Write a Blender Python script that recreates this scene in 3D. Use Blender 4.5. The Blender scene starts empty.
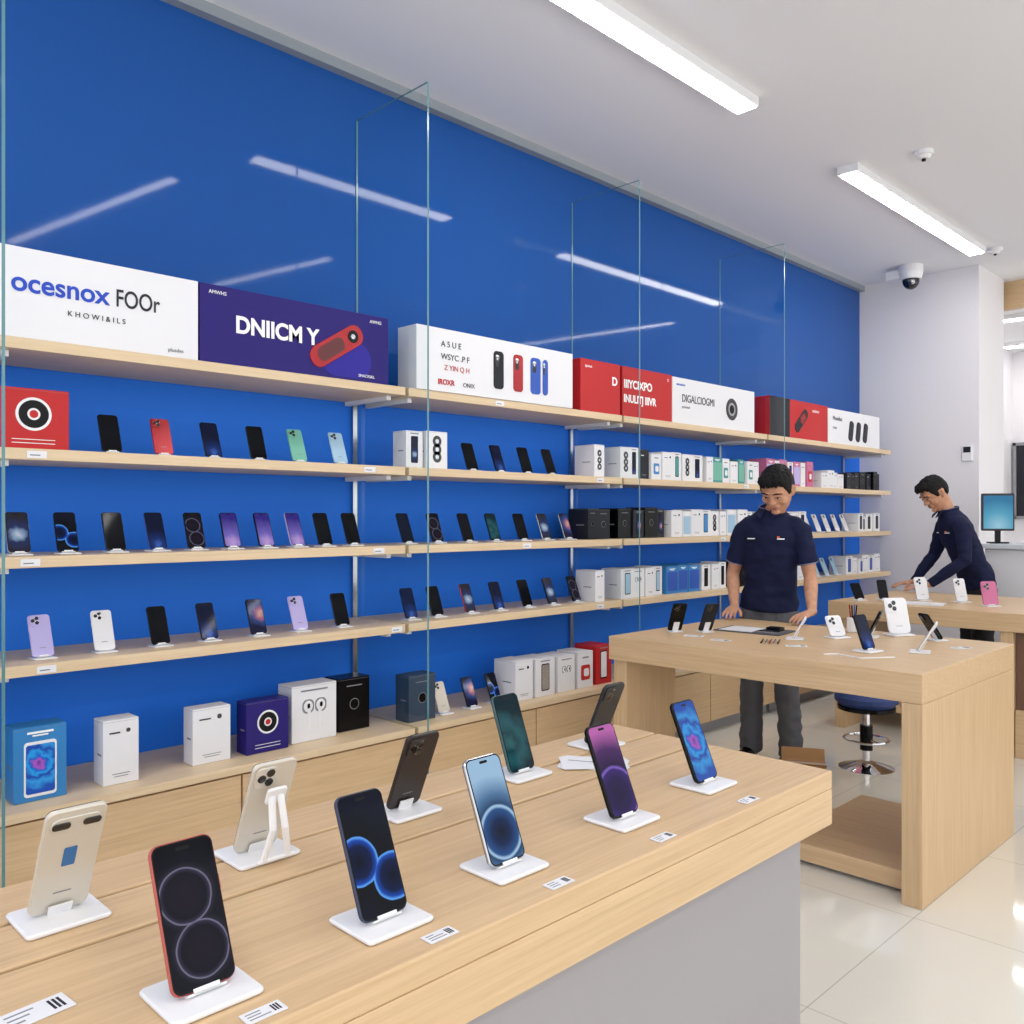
import bpy, math, random
from mathutils import Matrix, Vector, noise
import bmesh
random.seed(7)
S=bpy.context.scene
try:
    S.view_settings.view_transform='Standard'
    S.view_settings.look='None'
    S.view_settings.exposure=0.16
except Exception as e: print(e)
PI=math.pi
def c8(r,g,b):
    def f(x):
        x/=255.0
        return x/12.92 if x<=0.04045 else ((x+0.055)/1.055)**2.4
    return (f(r),f(g),f(b),1.0)
_m={}
def mat(name,col,rough=.5,metal=0.0,em=0.0,emc=None,coat=0.0,bump=0.0,bs=60,spec=.5,mottle=0.0):
    if name in _m: return _m[name]
    m=bpy.data.materials.new(name); m.use_nodes=True
    nt=m.node_tree; b=nt.nodes['Principled BSDF']
    b.inputs['Base Color'].default_value=col
    b.inputs['Roughness'].default_value=rough
    b.inputs['Metallic'].default_value=metal
    b.inputs['Specular IOR Level'].default_value=spec
    if coat: b.inputs['Coat Weight'].default_value=coat; b.inputs['Coat Roughness'].default_value=.03
    if em:
        b.inputs['Emission Color'].default_value=emc or col
        b.inputs['Emission Strength'].default_value=em
    if bump or mottle:
        n=nt.nodes.new('ShaderNodeTexNoise'); n.inputs['Scale'].default_value=bs
        tc=nt.nodes.new('ShaderNodeTexCoord')
        nt.links.new(tc.outputs['Object'],n.inputs['Vector'])
        if bump:
            bp=nt.nodes.new('ShaderNodeBump'); bp.inputs['Strength'].default_value=bump; bp.inputs['Distance'].default_value=.01
            nt.links.new(n.outputs['Fac'],bp.inputs['Height']); nt.links.new(bp.outputs['Normal'],b.inputs['Normal'])
        if mottle:
            r=nt.nodes.new('ShaderNodeValToRGB'); r.color_ramp.elements[0].position=.3; r.color_ramp.elements[1].position=.7
            r.color_ramp.elements[0].color=(col[0]*(1-mottle),col[1]*(1-mottle*1.3),col[2]*(1-mottle*1.3),1); r.color_ramp.elements[1].color=col
            nt.links.new(n.outputs['Fac'],r.inputs['Fac']); nt.links.new(r.outputs['Color'],b.inputs['Base Color'])
    _m[name]=m; return m
def wood(name,ca,cb,scale,rough=.42):
    if name in _m: return _m[name]
    m=bpy.data.materials.new(name); m.use_nodes=True
    nt=m.node_tree; b=nt.nodes['Principled BSDF']; L=nt.links.new
    tc=nt.nodes.new('ShaderNodeTexCoord'); mp=nt.nodes.new('ShaderNodeMapping')
    mp.inputs['Scale'].default_value=scale
    L(tc.outputs['Object'],mp.inputs['Vector'])
    n=nt.nodes.new('ShaderNodeTexNoise'); n.inputs['Scale'].default_value=3.0; n.inputs['Detail'].default_value=8; n.inputs['Roughness'].default_value=.7; n.inputs['Distortion'].default_value=.25
    L(mp.outputs['Vector'],n.inputs['Vector'])
    r=nt.nodes.new('ShaderNodeValToRGB'); r.color_ramp.elements[0].position=.3; r.color_ramp.elements[1].position=.72
    r.color_ramp.elements[0].color=ca; r.color_ramp.elements[1].color=cb
    L(n.outputs['Fac'],r.inputs['Fac']); L(r.outputs['Color'],b.inputs['Base Color'])
    bp=nt.nodes.new('ShaderNodeBump'); bp.inputs['Strength'].default_value=.06; bp.inputs['Distance'].default_value=.003
    L(n.outputs['Fac'],bp.inputs['Height']); L(bp.outputs['Normal'],b.inputs['Normal'])
    b.inputs['Roughness'].default_value=rough
    _m[name]=m; return m
def screen(name,centers,stops,em=.85,scale=1.0,warp=0.0):
    """wallpaper: radial distance (in phone widths) to nearest centre through a colour ramp, optionally swirled"""
    if name in _m: return _m[name]
    m=bpy.data.materials.new(name); m.use_nodes=True
    nt=m.node_tree; b=nt.nodes['Principled BSDF']; L=nt.links.new
    tc=nt.nodes.new('ShaderNodeTexCoord'); out=None; src=tc.outputs['UV']
    if warp:
        nz=nt.nodes.new('ShaderNodeTexNoise'); nz.inputs['Scale'].default_value=2.2; nz.inputs['Detail'].default_value=2
        L(tc.outputs['UV'],nz.inputs['Vector'])
        v1=nt.nodes.new('ShaderNodeVectorMath'); v1.operation='SUBTRACT'; v1.inputs[1].default_value=(.5,.5,.5); L(nz.outputs['Color'],v1.inputs[0])
        v2=nt.nodes.new('ShaderNodeVectorMath'); v2.operation='SCALE'; v2.inputs['Scale'].default_value=warp; L(v1.outputs[0],v2.inputs[0])
        v3=nt.nodes.new('ShaderNodeVectorMath'); v3.operation='ADD'; L(tc.outputs['UV'],v3.inputs[0]); L(v2.outputs[0],v3.inputs[1]); src=v3.outputs[0]
    for c in centers:
        d=nt.nodes.new('ShaderNodeVectorMath'); d.operation='DISTANCE'
        L(src,d.inputs[0]); d.inputs[1].default_value=(c[0],c[1],0)
        o=d.outputs['Value']
        if out is None: out=o
        else:
            mn=nt.nodes.new('ShaderNodeMath'); mn.operation='MINIMUM'; L(out,mn.inputs[0]); L(o,mn.inputs[1]); out=mn.outputs[0]
    ml=nt.nodes.new('ShaderNodeMath'); ml.operation='MULTIPLY'; ml.inputs[1].default_value=scale; L(out,ml.inputs[0])
    r=nt.nodes.new('ShaderNodeValToRGB'); cr=r.color_ramp
    while len(cr.elements)<len(stops): cr.elements.new(.5)
    for e,(p,c) in zip(cr.elements,stops): e.position=p; e.color=c
    L(ml.outputs[0],r.inputs['Fac'])
    b.inputs['Base Color'].default_value=(.002,.002,.003,1)
    b.inputs['Roughness'].default_value=.06; b.inputs['Specular IOR Level'].default_value=.1
    L(r.outputs['Color'],b.inputs['Emission Color']); b.inputs['Emission Strength'].default_value=em
    _m[name]=m; return m

# ------------------------------------------------------------------ materials
WHITE=mat('white_plastic',c8(236,236,238),.35)
CARD=mat('white_card',c8(232,232,236),.45)
BLACK=mat('black_plastic',c8(8,8,10),.25,spec=.2)
DARK=mat('dark_card',c8(30,32,40),.4,spec=.25)
GREYM=mat('grey_paint',c8(150,150,155),.5)
STEEL=mat('brushed_steel',c8(190,192,196),.25,1.0)
CHROME=mat('chrome',c8(220,220,225),.1,1.0)
RED=mat('red_card',c8(190,36,38),.4,spec=.3)
REDM=mat('red_metal',c8(160,20,30),.2,.3)
PURPLE=mat('violet_card',c8(40,28,112),.35,spec=.2)
BLUEC=mat('blue_card',c8(28,80,180),.35)
LBLUE=mat('light_blue_card',c8(50,130,195),.4)
PINK=mat('pink_card',c8(200,105,148),.4)
TEAL=mat('teal_card',c8(60,145,145),.4)
LILAC=mat('lilac_body',c8(186,176,230),.3)
CREAM=mat('champagne_body',c8(212,206,194),.28,.2)
GREEN=mat('mint_body',c8(110,180,160),.3)
SKYB=mat('sky_body',c8(160,195,220),.3)
GREYTX=mat('grey_ink',c8(130,132,138),.6)
DKTX=mat('dark_ink',c8(25,27,40),.6)
BLTX=mat('blue_ink',c8(25,70,190),.6)
WTX=mat('white_ink',c8(250,250,250),.6)
LENS=mat('lens_glass',c8(12,12,16),.05,coat=.5)
ORANGE=mat('orange_ink',c8(235,110,40),.5)
OAKY=wood('oak_along_y',c8(198,165,124),c8(222,191,150),(34,.9,34))
OAKX=wood('oak_along_x',c8(196,163,122),c8(220,189,148),(.9,34,34))
OAKZ=wood('oak_along_z',c8(194,161,120),c8(218,187,146),(34,34,.9))
OAKS=wood('shelf_oak',c8(212,186,148),c8(230,206,172),(26,.8,26))
EMIT=mat('led_diffuser',c8(255,255,255),.5,em=21,emc=(1,.99,.97,1))

K=(0.002,0.0025,0.004,1)
SC=[
 screen('wp_dark_orbs',[(.42,1.42),(.56,.55)],[(0,(.012,.007,.018,1)),(.36,(.006,.005,.012,1)),(.42,(.03,.025,.05,1)),(.445,(.20,.19,.30,1)),(.46,(.02,.018,.03,1)),(.54,(.006,.006,.012,1)),(.9,K)],warp=.05),
 screen('wp_blue_orbs',[(.15,1.05),(.85,.62)],[(0,(.0,.001,.006,1)),(.30,(.002,.010,.06,1)),(.40,(.006,.06,.4,1)),(.45,(.12,.4,1,1)),(.47,K),(1,(.003,.005,.015,1))],warp=.08),
 screen('wp_skyblue',[(.5,.62)],[(0,(.003,.005,.02,1)),(.22,(.005,.02,.08,1)),(.40,(.02,.08,.25,1)),(.45,(.40,.62,.85,1)),(.49,(.02,.06,.15,1)),(.66,(.08,.18,.34,1)),(1,(.33,.52,.72,1))],scale=.8,warp=.04),
 screen('wp_teal',[(.2,.9)],[(0,(.03,.15,.16,1)),(.3,(.010,.06,.075,1)),(.6,(.02,.11,.13,1)),(1,(.005,.025,.035,1))],em=.7,warp=.6),
 screen('wp_purple',[(.45,.50)],[(0,(.012,.005,.04,1)),(.25,(.02,.008,.07,1)),(.38,(.04,.015,.15,1)),(.41,(.22,.12,.55,1)),(.45,(.02,.006,.05,1)),(.70,(.07,.02,.12,1)),(1,(.5,.13,.42,1))],scale=.60,warp=.08),
 screen('wp_neon',[(.45,1.15)],[(0,(.02,.03,.25,1)),(.2,(.40,.10,.5,1)),(.3,(.02,.1,.5,1)),(.42,(.03,.33,.75,1)),(.55,(.02,.05,.35,1)),(.75,(.04,.3,.7,1)),(1,(.02,.08,.4,1))],warp=.7),
 screen('wp_black',[(.5,1.2)],[(0,(.005,.006,.008,1)),(1,K)]),
 screen('wp_navy',[(.5,.2)],[(0,(.05,.14,.5,1)),(.3,(.01,.03,.15,1)),(1,(.004,.007,.03,1))],warp=.5),
 screen('wp_violet',[(.5,.2)],[(0,(.5,.33,.65,1)),(.4,(.16,.12,.46,1)),(1,(.03,.02,.2,1))],scale=.6,warp=.5),
 screen('wp_blush',[(.8,1.3)],[(0,(.6,.4,.3,1)),(.3,(.35,.12,.2,1)),(.6,(.03,.06,.2,1)),(1,(.01,.01,.04,1))],warp=.5),
 screen('wp_pale',[(.5,1.0)],[(0,(.5,.53,.62,1)),(.3,(.2,.3,.45,1)),(.5,(.02,.03,.1,1)),(1,(.02,.02,.03,1))],warp=.5),
]

# ------------------------------------------------------------------ mesh builder
class MB:
    def __init__(s): s.v=[];s.f=[];s.m=[];s.mats=[];s.uv={}
    def mi(s,m):
        if m not in s.mats: s.mats.append(m)
        return s.mats.index(m)
    def add(s,vs,fs,m,M=None,uvs=None):
        o=len(s.v)
        for p in vs:
            p=Vector(p); s.v.append(M@p if M else p)
        k=s.mi(m)
        for f in fs:
            s.f.append([i+o for i in f]); s.m.append(k)
            if uvs: s.uv[len(s.f)-1]=[uvs[i] for i in f]
    def box(s,x0,x1,y0,y1,z0,z1,m,M=None):
        v=[(x0,y0,z0),(x1,y0,z0),(x1,y1,z0),(x0,y1,z0),(x0,y0,z1),(x1,y0,z1),(x1,y1,z1),(x0,y1,z1)]
        s.add(v,[(3,2,1,0),(4,5,6,7),(0,1,5,4),(1,2,6,5),(2,3,7,6),(3,0,4,7)],m,M)
    def slab(s,w,h,t,r,m,M=None,c=None,cx=0,cz=None,cy=0,n=5):
        if cz is None: cz=h/2
        if c is None: c=min(t*.3,r*.5)
        vs=[];N=0
        for (yy,ins) in ((-t/2,c),(-t/2+c,0),(t/2-c,0),(t/2,c)):
            P=rr(w-2*ins,h-2*ins,max(r-ins,.0003),n); N=len(P)
            vs+=[(cx+p[0],cy+yy,cz+p[1]) for p in P]
        fs=[list(range(N)),list(range(4*N-1,3*N-1,-1))]
        for k in range(3):
            for i in range(N):
                j=(i+1)%N; fs.append((k*N+j,k*N+i,(k+1)*N+i,(k+1)*N+j))
        s.add(vs,fs,m,M)
    def face(s,w,h,r,m,y,M=None,cx=0,cz=0,n=5,uvw=None):
        P=rr(w,h,r,n); ww=uvw or w
        vs=[(cx+p[0],y,cz+p[1]) for p in P]
        s.add(vs,[list(range(len(P)))],m,M,[(p[0]/ww+.5,(p[1]+h/2)/ww) for p in P])
    def cyl(s,r,h,m,M=None,r2=None,n=24,c=0.0):
        r2=r if r2 is None else r2
        prof=[(r-c,0),(r,c),(r2,h-c),(r2-c,h)] if c else [(r,0),(r2,h)]
        vs=[(a*math.cos(2*PI*i/n),a*math.sin(2*PI*i/n),z) for a,z in prof for i in range(n)]
        fs=[list(range(n-1,-1,-1)),list(range((len(prof)-1)*n,len(prof)*n))]
        for k in range(len(prof)-1):
            for i in range(n):
                j=(i+1)%n; fs.append((k*n+i,k*n+j,(k+1)*n+j,(k+1)*n+i))
        s.add(vs,fs,m,M)
    def ell(s,c,r,m,M=None,nu=20,nv=12,fn=None):
        vs=[];fs=[]
        for a in range(nv+1):
            th=PI*a/nv
            for b in range(nu):
                ph=2*PI*b/nu
                d=Vector((math.sin(th)*math.cos(ph),math.sin(th)*math.sin(ph),math.cos(th)))
                k=fn(d) if fn else 1
                vs.append((c[0]+d.x*r[0]*k,c[1]+d.y*r[1]*k,c[2]+d.z*r[2]*k))
        for a in range(nv):
            for b in range(nu):
                q=(b+1)%nu; fs.append((a*nu+b,(a+1)*nu+b,(a+1)*nu+q,a*nu+q))
        s.add(vs,fs,m,M)
    def tube(s,pts,rad,m,M=None,seg=12,side=None,cap=True,closed=False):
        pts=[Vector(p) for p in pts]; n=len(pts)
        rad=[(r,r) if not isinstance(r,(tuple,list)) else r for r in rad]
        T=[]
        for i in range(n):
            if closed: t=pts[(i+1)%n]-pts[i-1]
            else: t=pts[min(i+1,n-1)]-pts[max(i-1,0)]
            T.append(t.normalized())
        P=list(pts);R=list(rad);TT=list(T)
        if cap and not closed:
            a=(rad[0][0]+rad[0][1])/2; b=(rad[-1][0]+rad[-1][1])/2
            P=[pts[0]-T[0]*a*.9,pts[0]-T[0]*a*.6]+P+[pts[-1]+T[-1]*b*.6,pts[-1]+T[-1]*b*.9]
            sc=lambda q,k:(q[0]*k,q[1]*k)
            R=[sc(rad[0],.35),sc(rad[0],.78)]+R+[sc(rad[-1],.78),sc(rad[-1],.35)]
            TT=[T[0],T[0]]+TT+[T[-1],T[-1]]
        ref=Vector(side) if side is not None else (Vector((1,0,0)) if abs(TT[0].x)<.8 else Vector((0,1,0)))
        vs=[];prev=ref
        for p,r,t in zip(P,R,TT):
            base=ref if side is not None else prev
            sd=(base-t*base.dot(t))
            sd.normalize(); prev=sd
            nn=t.cross(sd)
            for i in range(seg):
                a=2*PI*i/seg
                vs.append(p+sd*r[0]*math.cos(a)+nn*r[1]*math.sin(a))
        K_=len(P);fs=[]
        rng=K_ if closed else K_-1
        for k in range(rng):
            k2=(k+1)%K_
            for i in range(seg):
                j=(i+1)%seg; fs.append((k*seg+i,k*seg+j,k2*seg+j,k2*seg+i))
        if not closed:
            fs.append(list(range(seg-1,-1,-1))); fs.append(list(range((K_-1)*seg,K_*seg)))
        s.add(vs,fs,m,M)
    def mesh(s,name):
        me=bpy.data.meshes.new(name)
        me.from_pydata([tuple(p) for p in s.v],[],s.f)
        for m in s.mats: me.materials.append(m)
        me.polygons.foreach_set('material_index',s.m)
        if s.uv:
            ul=me.uv_layers.new(name='UVMap')
            for fi,uv in s.uv.items():
                p=me.polygons[fi]
                for k,li in enumerate(p.loop_indices): ul.data[li].uv=uv[k]
        bm=bmesh.new(); bm.from_mesh(me); bmesh.ops.recalc_face_normals(bm,faces=bm.faces); bm.to_mesh(me); bm.free()
        return me
    def obj(s,name,loc=(0,0,0),rot=0,parent=None,bevel=0,smooth=False):
        o=bpy.data.objects.new(name,s.mesh(name)); S.collection.objects.link(o)
        o.location=loc; o.rotation_euler=(0,0,rot)
        if parent: o.parent=parent
        if bevel:
            b=o.modifiers.new('bevel','BEVEL'); b.width=bevel; b.segments=2; b.limit_method='ANGLE'
        if smooth:
            for p in o.data.polygons: p.use_smooth=True
        return o
def rr(w,h,r,n=5):
    r=min(r,w/2-1e-5,h/2-1e-5); out=[]
    for cx,cz,a0 in ((w/2-r,-h/2+r,-PI/2),(w/2-r,h/2-r,0),(-w/2+r,h/2-r,PI/2),(-w/2+r,-h/2+r,PI)):
        for i in range(n+1):
            a=a0+PI/2*i/n; out.append((cx+r*math.cos(a),cz+r*math.sin(a)))
    return out
def empty(name,loc=(0,0,0),rot=0):
    e=bpy.data.objects.new(name,None); S.collection.objects.link(e); e.location=loc; e.rotation_euler=(0,0,rot); e.empty_display_size=.1; return e
def text(parent,s,x,y,z,size,m,name='lettering',align='LEFT',sx=1.0,bold=0.0):
    cu=bpy.data.curves.new(name,'FONT'); cu.body=s; cu.size=size; cu.extrude=.0006; cu.align_x=align; cu.offset=bold
    cu.materials.append(m)
    o=bpy.data.objects.new(name,cu); S.collection.objects.link(o); o.parent=parent
    o.location=(x,y,z); o.rotation_euler=(PI/2,0,0); o.scale=(sx,1,1); return o
def T(x,y,z): return Matrix.Translation((x,y,z))
def RX(a): return Matrix.Rotation(a,4,'X')
def RY(a): return Matrix.Rotation(a,4,'Y')
def RZ(a): return Matrix.Rotation(a,4,'Z')
D=math.radians
H90=PI/2

# ------------------------------------------------------------------ room
CEIL=3.6; WE=8.26
b=MB(); 
fm=bpy.data.materials.new('floor_tiles'); fm.use_nodes=True; nt=fm.node_tree; B=nt.nodes['Principled BSDF']
tc=nt.nodes.new('ShaderNodeTexCoord'); br=nt.nodes.new('ShaderNodeTexBrick'); br.offset=0; br.squash=1
br.inputs['Color1'].default_value=c8(232,228,218); br.inputs['Color2'].default_value=c8(229,225,214); br.inputs['Mortar'].default_value=c8(198,192,180)
br.inputs['Scale'].default_value=1.0; br.inputs['Mortar Size'].default_value=.0022; br.inputs['Brick Width'].default_value=.8; br.inputs['Row Height'].default_value=.8
nt.links.new(tc.outputs['Object'],br.inputs['Vector'])
nz=nt.nodes.new('ShaderNodeTexNoise'); nz.inputs['Scale'].default_value=1.6; nz.inputs['Detail'].default_value=5
nt.links.new(tc.outputs['Object'],nz.inputs['Vector'])
mx=nt.nodes.new('ShaderNodeMix'); mx.data_type='RGBA'; mx.blend_type='MULTIPLY'; mx.inputs['Factor'].default_value=.06
nt.links.new(br.outputs['Color'],mx.inputs['A']); nt.links.new(nz.outputs['Color'],mx.inputs['B']); nt.links.new(mx.outputs['Result'],B.inputs['Base Color'])
B.inputs['Roughness'].default_value=.055; B.inputs['Specular IOR Level'].default_value=.7
b.box(0,8,-4,13,-.1,0,fm); b.obj('floor')
CEILM=mat('ceiling_paint',c8(240,240,243),.8)
b=MB(); b.box(0,8,-4,13,CEIL,CEIL+.1,CEILM); b.obj('ceiling')
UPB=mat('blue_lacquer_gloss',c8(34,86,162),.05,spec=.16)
LOB=mat('blue_shelf_back_lit',c8(38,122,240),.5,spec=.2)  # brighter than the upper blue: an evenly lit look is put into the colour
WALLW=mat('white_wall_paint',c8(236,233,236),.7)
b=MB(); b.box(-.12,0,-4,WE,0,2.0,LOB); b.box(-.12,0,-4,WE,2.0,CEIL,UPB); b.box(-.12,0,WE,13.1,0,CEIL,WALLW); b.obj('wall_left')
b=MB(); b.box(0,1.05,WE,8.95,0,CEIL,WALLW); b.obj('column')
GLZ=mat('dark_glazing',c8(18,22,34),.06)
b=MB(); b.box(0,8,13,13.12,0,CEIL,WALLW); b.obj('wall_far')
b=MB()
b.box(.05,3.2,12.96,12.99,1.42,2.35,GLZ)
for xx in (.02,1.1,2.15,3.2): b.box(xx,xx+.04,12.94,13.0,1.38,2.39,GREYM)
b.box(.02,3.24,12.94,13.0,2.35,2.39,GREYM); b.box(.02,3.24,12.94,13.0,1.38,1.42,GREYM)
for xx,zz,m_ in ((.35,1.95,ORANGE),(.62,1.62,LBLUE),(.8,2.1,ORANGE),(1.4,1.7,RED)): b.box(xx,xx+.16,12.945,12.955,zz,zz+.05,m_)  # coloured bars painted on the glazing in place of glowing lights
b.obj('window_1')
b=MB(); b.box(0.0,3.2,9.05,9.15,3.35,CEIL,OAKX); b.obj('trim_2')
b=MB(); b.box(0,.05,-4,WE,3.55,CEIL,mat('trim_grey',c8(150,158,165),.4)); b.obj('trim_1')
b=MB(); b.box(0,1.06,WE-.015,WE,0,.1,GREYM); b.obj('baseboard_far')

# ------------------------------------------------------------------ glass fins
gm=bpy.data.materials.new('clear_glass'); gm.use_nodes=True; nt=gm.node_tree; nt.nodes.remove(nt.nodes['Principled BSDF'])
tr=nt.nodes.new('ShaderNodeBsdfTransparent'); tr.inputs['Color'].default_value=(.945,.975,.975,1)
gl=nt.nodes.new('ShaderNodeBsdfGlossy'); gl.inputs['Roughness'].default_value=.02; gl.inputs['Color'].default_value=(.92,1,1,1)
lw=nt.nodes.new('ShaderNodeLayerWeight'); lw.inputs['Blend'].default_value=.5
pwn=nt.nodes.new('ShaderNodeMath'); pwn.operation='POWER'; pwn.inputs[1].default_value=4.0; nt.links.new(lw.outputs['Facing'],pwn.inputs[0])
ma=nt.nodes.new('ShaderNodeMath'); ma.operation='MULTIPLY_ADD'; ma.inputs[1].default_value=.5; ma.inputs[2].default_value=.03; nt.links.new(pwn.outputs[0],ma.inputs[0])
ms=nt.nodes.new('ShaderNodeMixShader'); nt.links.new(ma.outputs[0],ms.inputs[0]); nt.links.new(tr.outputs[0],ms.inputs[1]); nt.links.new(gl.outputs[0],ms.inputs[2])
nt.links.new(ms.outputs[0],nt.nodes['Material Output'].inputs['Surface'])
GEDGE=mat('glass_edge',c8(96,142,148),.15)
GY=[.81,2.51,4.11,5.80]
for gy,gx in zip(GY,(.55,.55,.52,.53)):
    b=MB(); x0,x1,y0,y1,z0,z1=.004,gx,gy-.005,gy+.005,0,3.36
    # one clear sheet with polished rims
    b.add([(x0,gy,z0),(x1,gy,z0),(x1,gy,z1),(x0,gy,z1)],[(0,1,2,3)],gm)
    v=[(x0,y0,z0),(x1,y0,z0),(x1,y1,z0),(x0,y1,z0),(x0,y0,z1),(x1,y0,z1),(x1,y1,z1),(x0,y1,z1)]
    b.add(v,[(4,5,6,7),(1,2,6,5),(3,2,1,0),(3,0,4,7)],GEDGE)
    b.obj('glass_partition')

# ------------------------------------------------------------------ wall shelves + cabinet
SH=[2.01,1.645,1.285,.925]
segs=[(-.6,.80),(.82,2.50),(2.52,4.10),(4.12,5.79),(5.81,8.0)]
root=empty('wall_shelving',(0,0,0))
for k,z in enumerate(SH):
    for i,(a,c) in enumerate(segs):
        b=MB(); b.box(.004,.40,a,c,z-.038,z,OAKS); b.obj('shelf_%d_%d'%(k+1,i+1),parent=root,bevel=.002)
        b=MB()
        for yy in (a+.05,c-.05): b.box(.006,.34,yy-.012,yy+.012,z-.058,z-.0385,WHITE)
        b.obj('bracket_%d_%d'%(k+1,i+1),parent=root)
b=MB()
for gy in GY[1:]+[7.9]:
    b.box(.003,.022,gy-.035,gy-.012,.47,2.1,STEEL)
b.obj('uprights',parent=root)
b=MB()
for z,ys in ((1.645,(.95,2.3,3.9,5.5)),(1.285,(.93,2.35,3.3,5.2)),(.925,(.98,2.45,3.9)),(2.01,(3.1,))):
    for yy in ys: b.box(.4005,.403,yy-.03,yy+.03,z-.032,z-.008,CARD); b.box(.4032,.4036,yy-.022,yy+.01,z-.024,z-.020,GREYTX)
b.obj('edge_tags',parent=root)
root=empty('base_cabinet',(0,0,0))
for i,(a,c) in enumerate(segs):
    b=MB(); b.box(.004,.47,a,c,.43,.46,OAKS); b.box(.004,.44,a+.002,c-.002,.08,.43,OAKY); b.box(.02,.40,a+.01,c-.01,0,.08,GREYM)
    n=2 if c-a<2 else 3; w=(c-a)/n
    for j in range(n):
        b.box(.44,.458,a+j*w+.004,a+(j+1)*w-.004,.085,.42,OAKY)
    b.obj('cabinet_%d'%(i+1),parent=root,bevel=.0015)

# ------------------------------------------------------------------ sign boxes on the top shelf
def sign(y0,y1,h,m,d=.11,x=.335):
    w=y1-y0; b=MB(); b.slab(w,h,d,.002,m,c=.001,n=1)
    return b,(x,(y0+y1)/2,SH[0]+.001),w
F=-.0565
b,l,w=sign(.822,1.515,.30,CARD); o=b.obj('advertising_lightbox',l,H90)
text(o,"ocesnox",-.295,F,.155,.092,BLTX,bold=.0018); text(o,"FOOr",.04,F,.155,.088,DKTX,sx=.72,bold=.0008)
text(o,"K H O W I & I L S",-.12,F,.095,.026,DKTX); text(o,"plusdes",.23,F,.02,.02,GREYTX)
b,l,w=sign(-.55,.798,.30,CARD); o=b.obj('advertising_lightbox',l,H90)
text(o,"hello summer",-.4,F,.13,.1,BLTX,bold=.0018)
b,l,w=sign(1.522,2.41,.30,PURPLE)
M=T(.17,F,.14)@RY(D(58))
b.slab(.095,.30,.006,.046,REDM,M,cz=0); b.face(.062,.15,.028,mat('maroon_ink',c8(90,12,20),.3),-.0036,M,cz=-.035); b.face(.055,.055,.027,BLACK,-.0037,M,cz=.095); b.face(.022,.022,.011,STEEL,-.004,M,cz=.095)
vio=mat('violet_glow_ink',c8(48,40,150),.4,spec=.2)
b.face(.26,.16,.08,vio,F+.0004,None,cx=.22,cz=.09,n=10)
o=b.obj('advertising_lightbox',l,H90)
text(o,"DNIICM Y",-.30,F-.001,.13,.092,WTX,sx=.93,bold=.003); text(o,"AMWHS",-.41,F-.001,.265,.02,WTX)
text(o,"AWHG",.34,F-.001,.265,.02,WTX); text(o,"SMACRSKL",.28,F-.001,.02,.018,WTX)
b,l,w=sign(2.56,3.655,.30,CARD,.14)
F3=-.0715
for cx,m_,ww in ((-.02,DARK,.07),(.12,REDM,.07),(.25,BLUEC,.075),(.325,BLUEC,.04)):
    b.slab(ww,.19,.006,.02,m_,None,cx=cx,cz=.145,cy=F3); b.face(ww*.35,.06,.01,LENS,F3-.0035,None,cx=cx-.012,cz=.19); b.face(.012,.012,.006,STEEL,F3-.0038,None,cx=cx-.012,cz=.20)
o=b.obj('advertising_lightbox',l,H90)
text(o,"A 5 U E",-.40,F3,.215,.04,DKTX); text(o,"WSYC .P F",-.40,F3,.155,.04,DKTX); text(o,"Z YIN Q H",-.38,F3,.105,.035,RED); text(o,"IROXR",-.42,F3,.035,.035,RED,bold=.001); text(o,"ONIX",-.26,F3,.035,.03,DKTX)
b,l,w=sign(3.745,4.1,.295,RED,.10); F4=-.0515
o=b.obj('advertising_lightbox',l,H90); text(o,"spoxuc",-.14,F4,.25,.022,WTX); text(o,"D",.10,F4,.17,.068,WTX,bold=.002)
b,l,w=sign(4.122,4.625,.295,RED,.10)
o=b.obj('advertising_lightbox',l,H90)
text(o,"IIIYCIXPO",-.24,F4,.17,.068,WTX,sx=.95,bold=.002); text(o,"INULITJ IIIVR",-.24,F4,.085,.064,WTX,sx=.9,bold=.002); text(o,"D",.2,F4,.25,.025,WTX)
b,l,w=sign(4.632,5.635,.29,CARD,.10)
b.face(.15,.15,.075,LENS,F4,None,cx=.2,cz=.14,n=10); b.face(.09,.09,.045,STEEL,F4-.0004,None,cx=.2,cz=.14,n=10); b.face(.06,.06,.03,BLACK,F4-.0008,None,cx=.2,cz=.14,n=10)
o=b.obj('advertising_lightbox',l,H90)
text(o,"DIGALCIOGMI",-.4,F4,.14,.07,DKTX,sx=.85); text(o,"puriemul",-.4,F4,.1,.025,GREYTX); text(o,"annouxce",-.46,F4,.24,.025,BLTX)
b,l,w=sign(5.86,6.79,.29,RED,.12,.32); F5=-.0615
b.face(.30,.288,.002,DARK,F5+.0004,None,cx=-.313,cz=.145)
M=T(.02,F5,.14)@RY(D(50)); b.slab(.08,.24,.006,.035,DARK,M,cz=0); b.face(.05,.1,.02,REDM,-.0036,M,cz=.03)
o=b.obj('advertising_lightbox',l,H90); text(o,"oxioxo",.2,F5,.22,.04,WTX)
b,l,w=sign(6.80,7.80,.28,CARD,.12,.32)
for cx in (-.08,.06,.2): b.slab(.08,.17,.006,.03,DARK,T(cx,F5,.12)@RY(D(12)),cz=0)
o=b.obj('advertising_lightbox',l,H90); text(o,"Monidus",-.42,F5,.19,.05,DKTX); text(o,"roam",-.42,F5,.12,.035,GREYTX)

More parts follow.
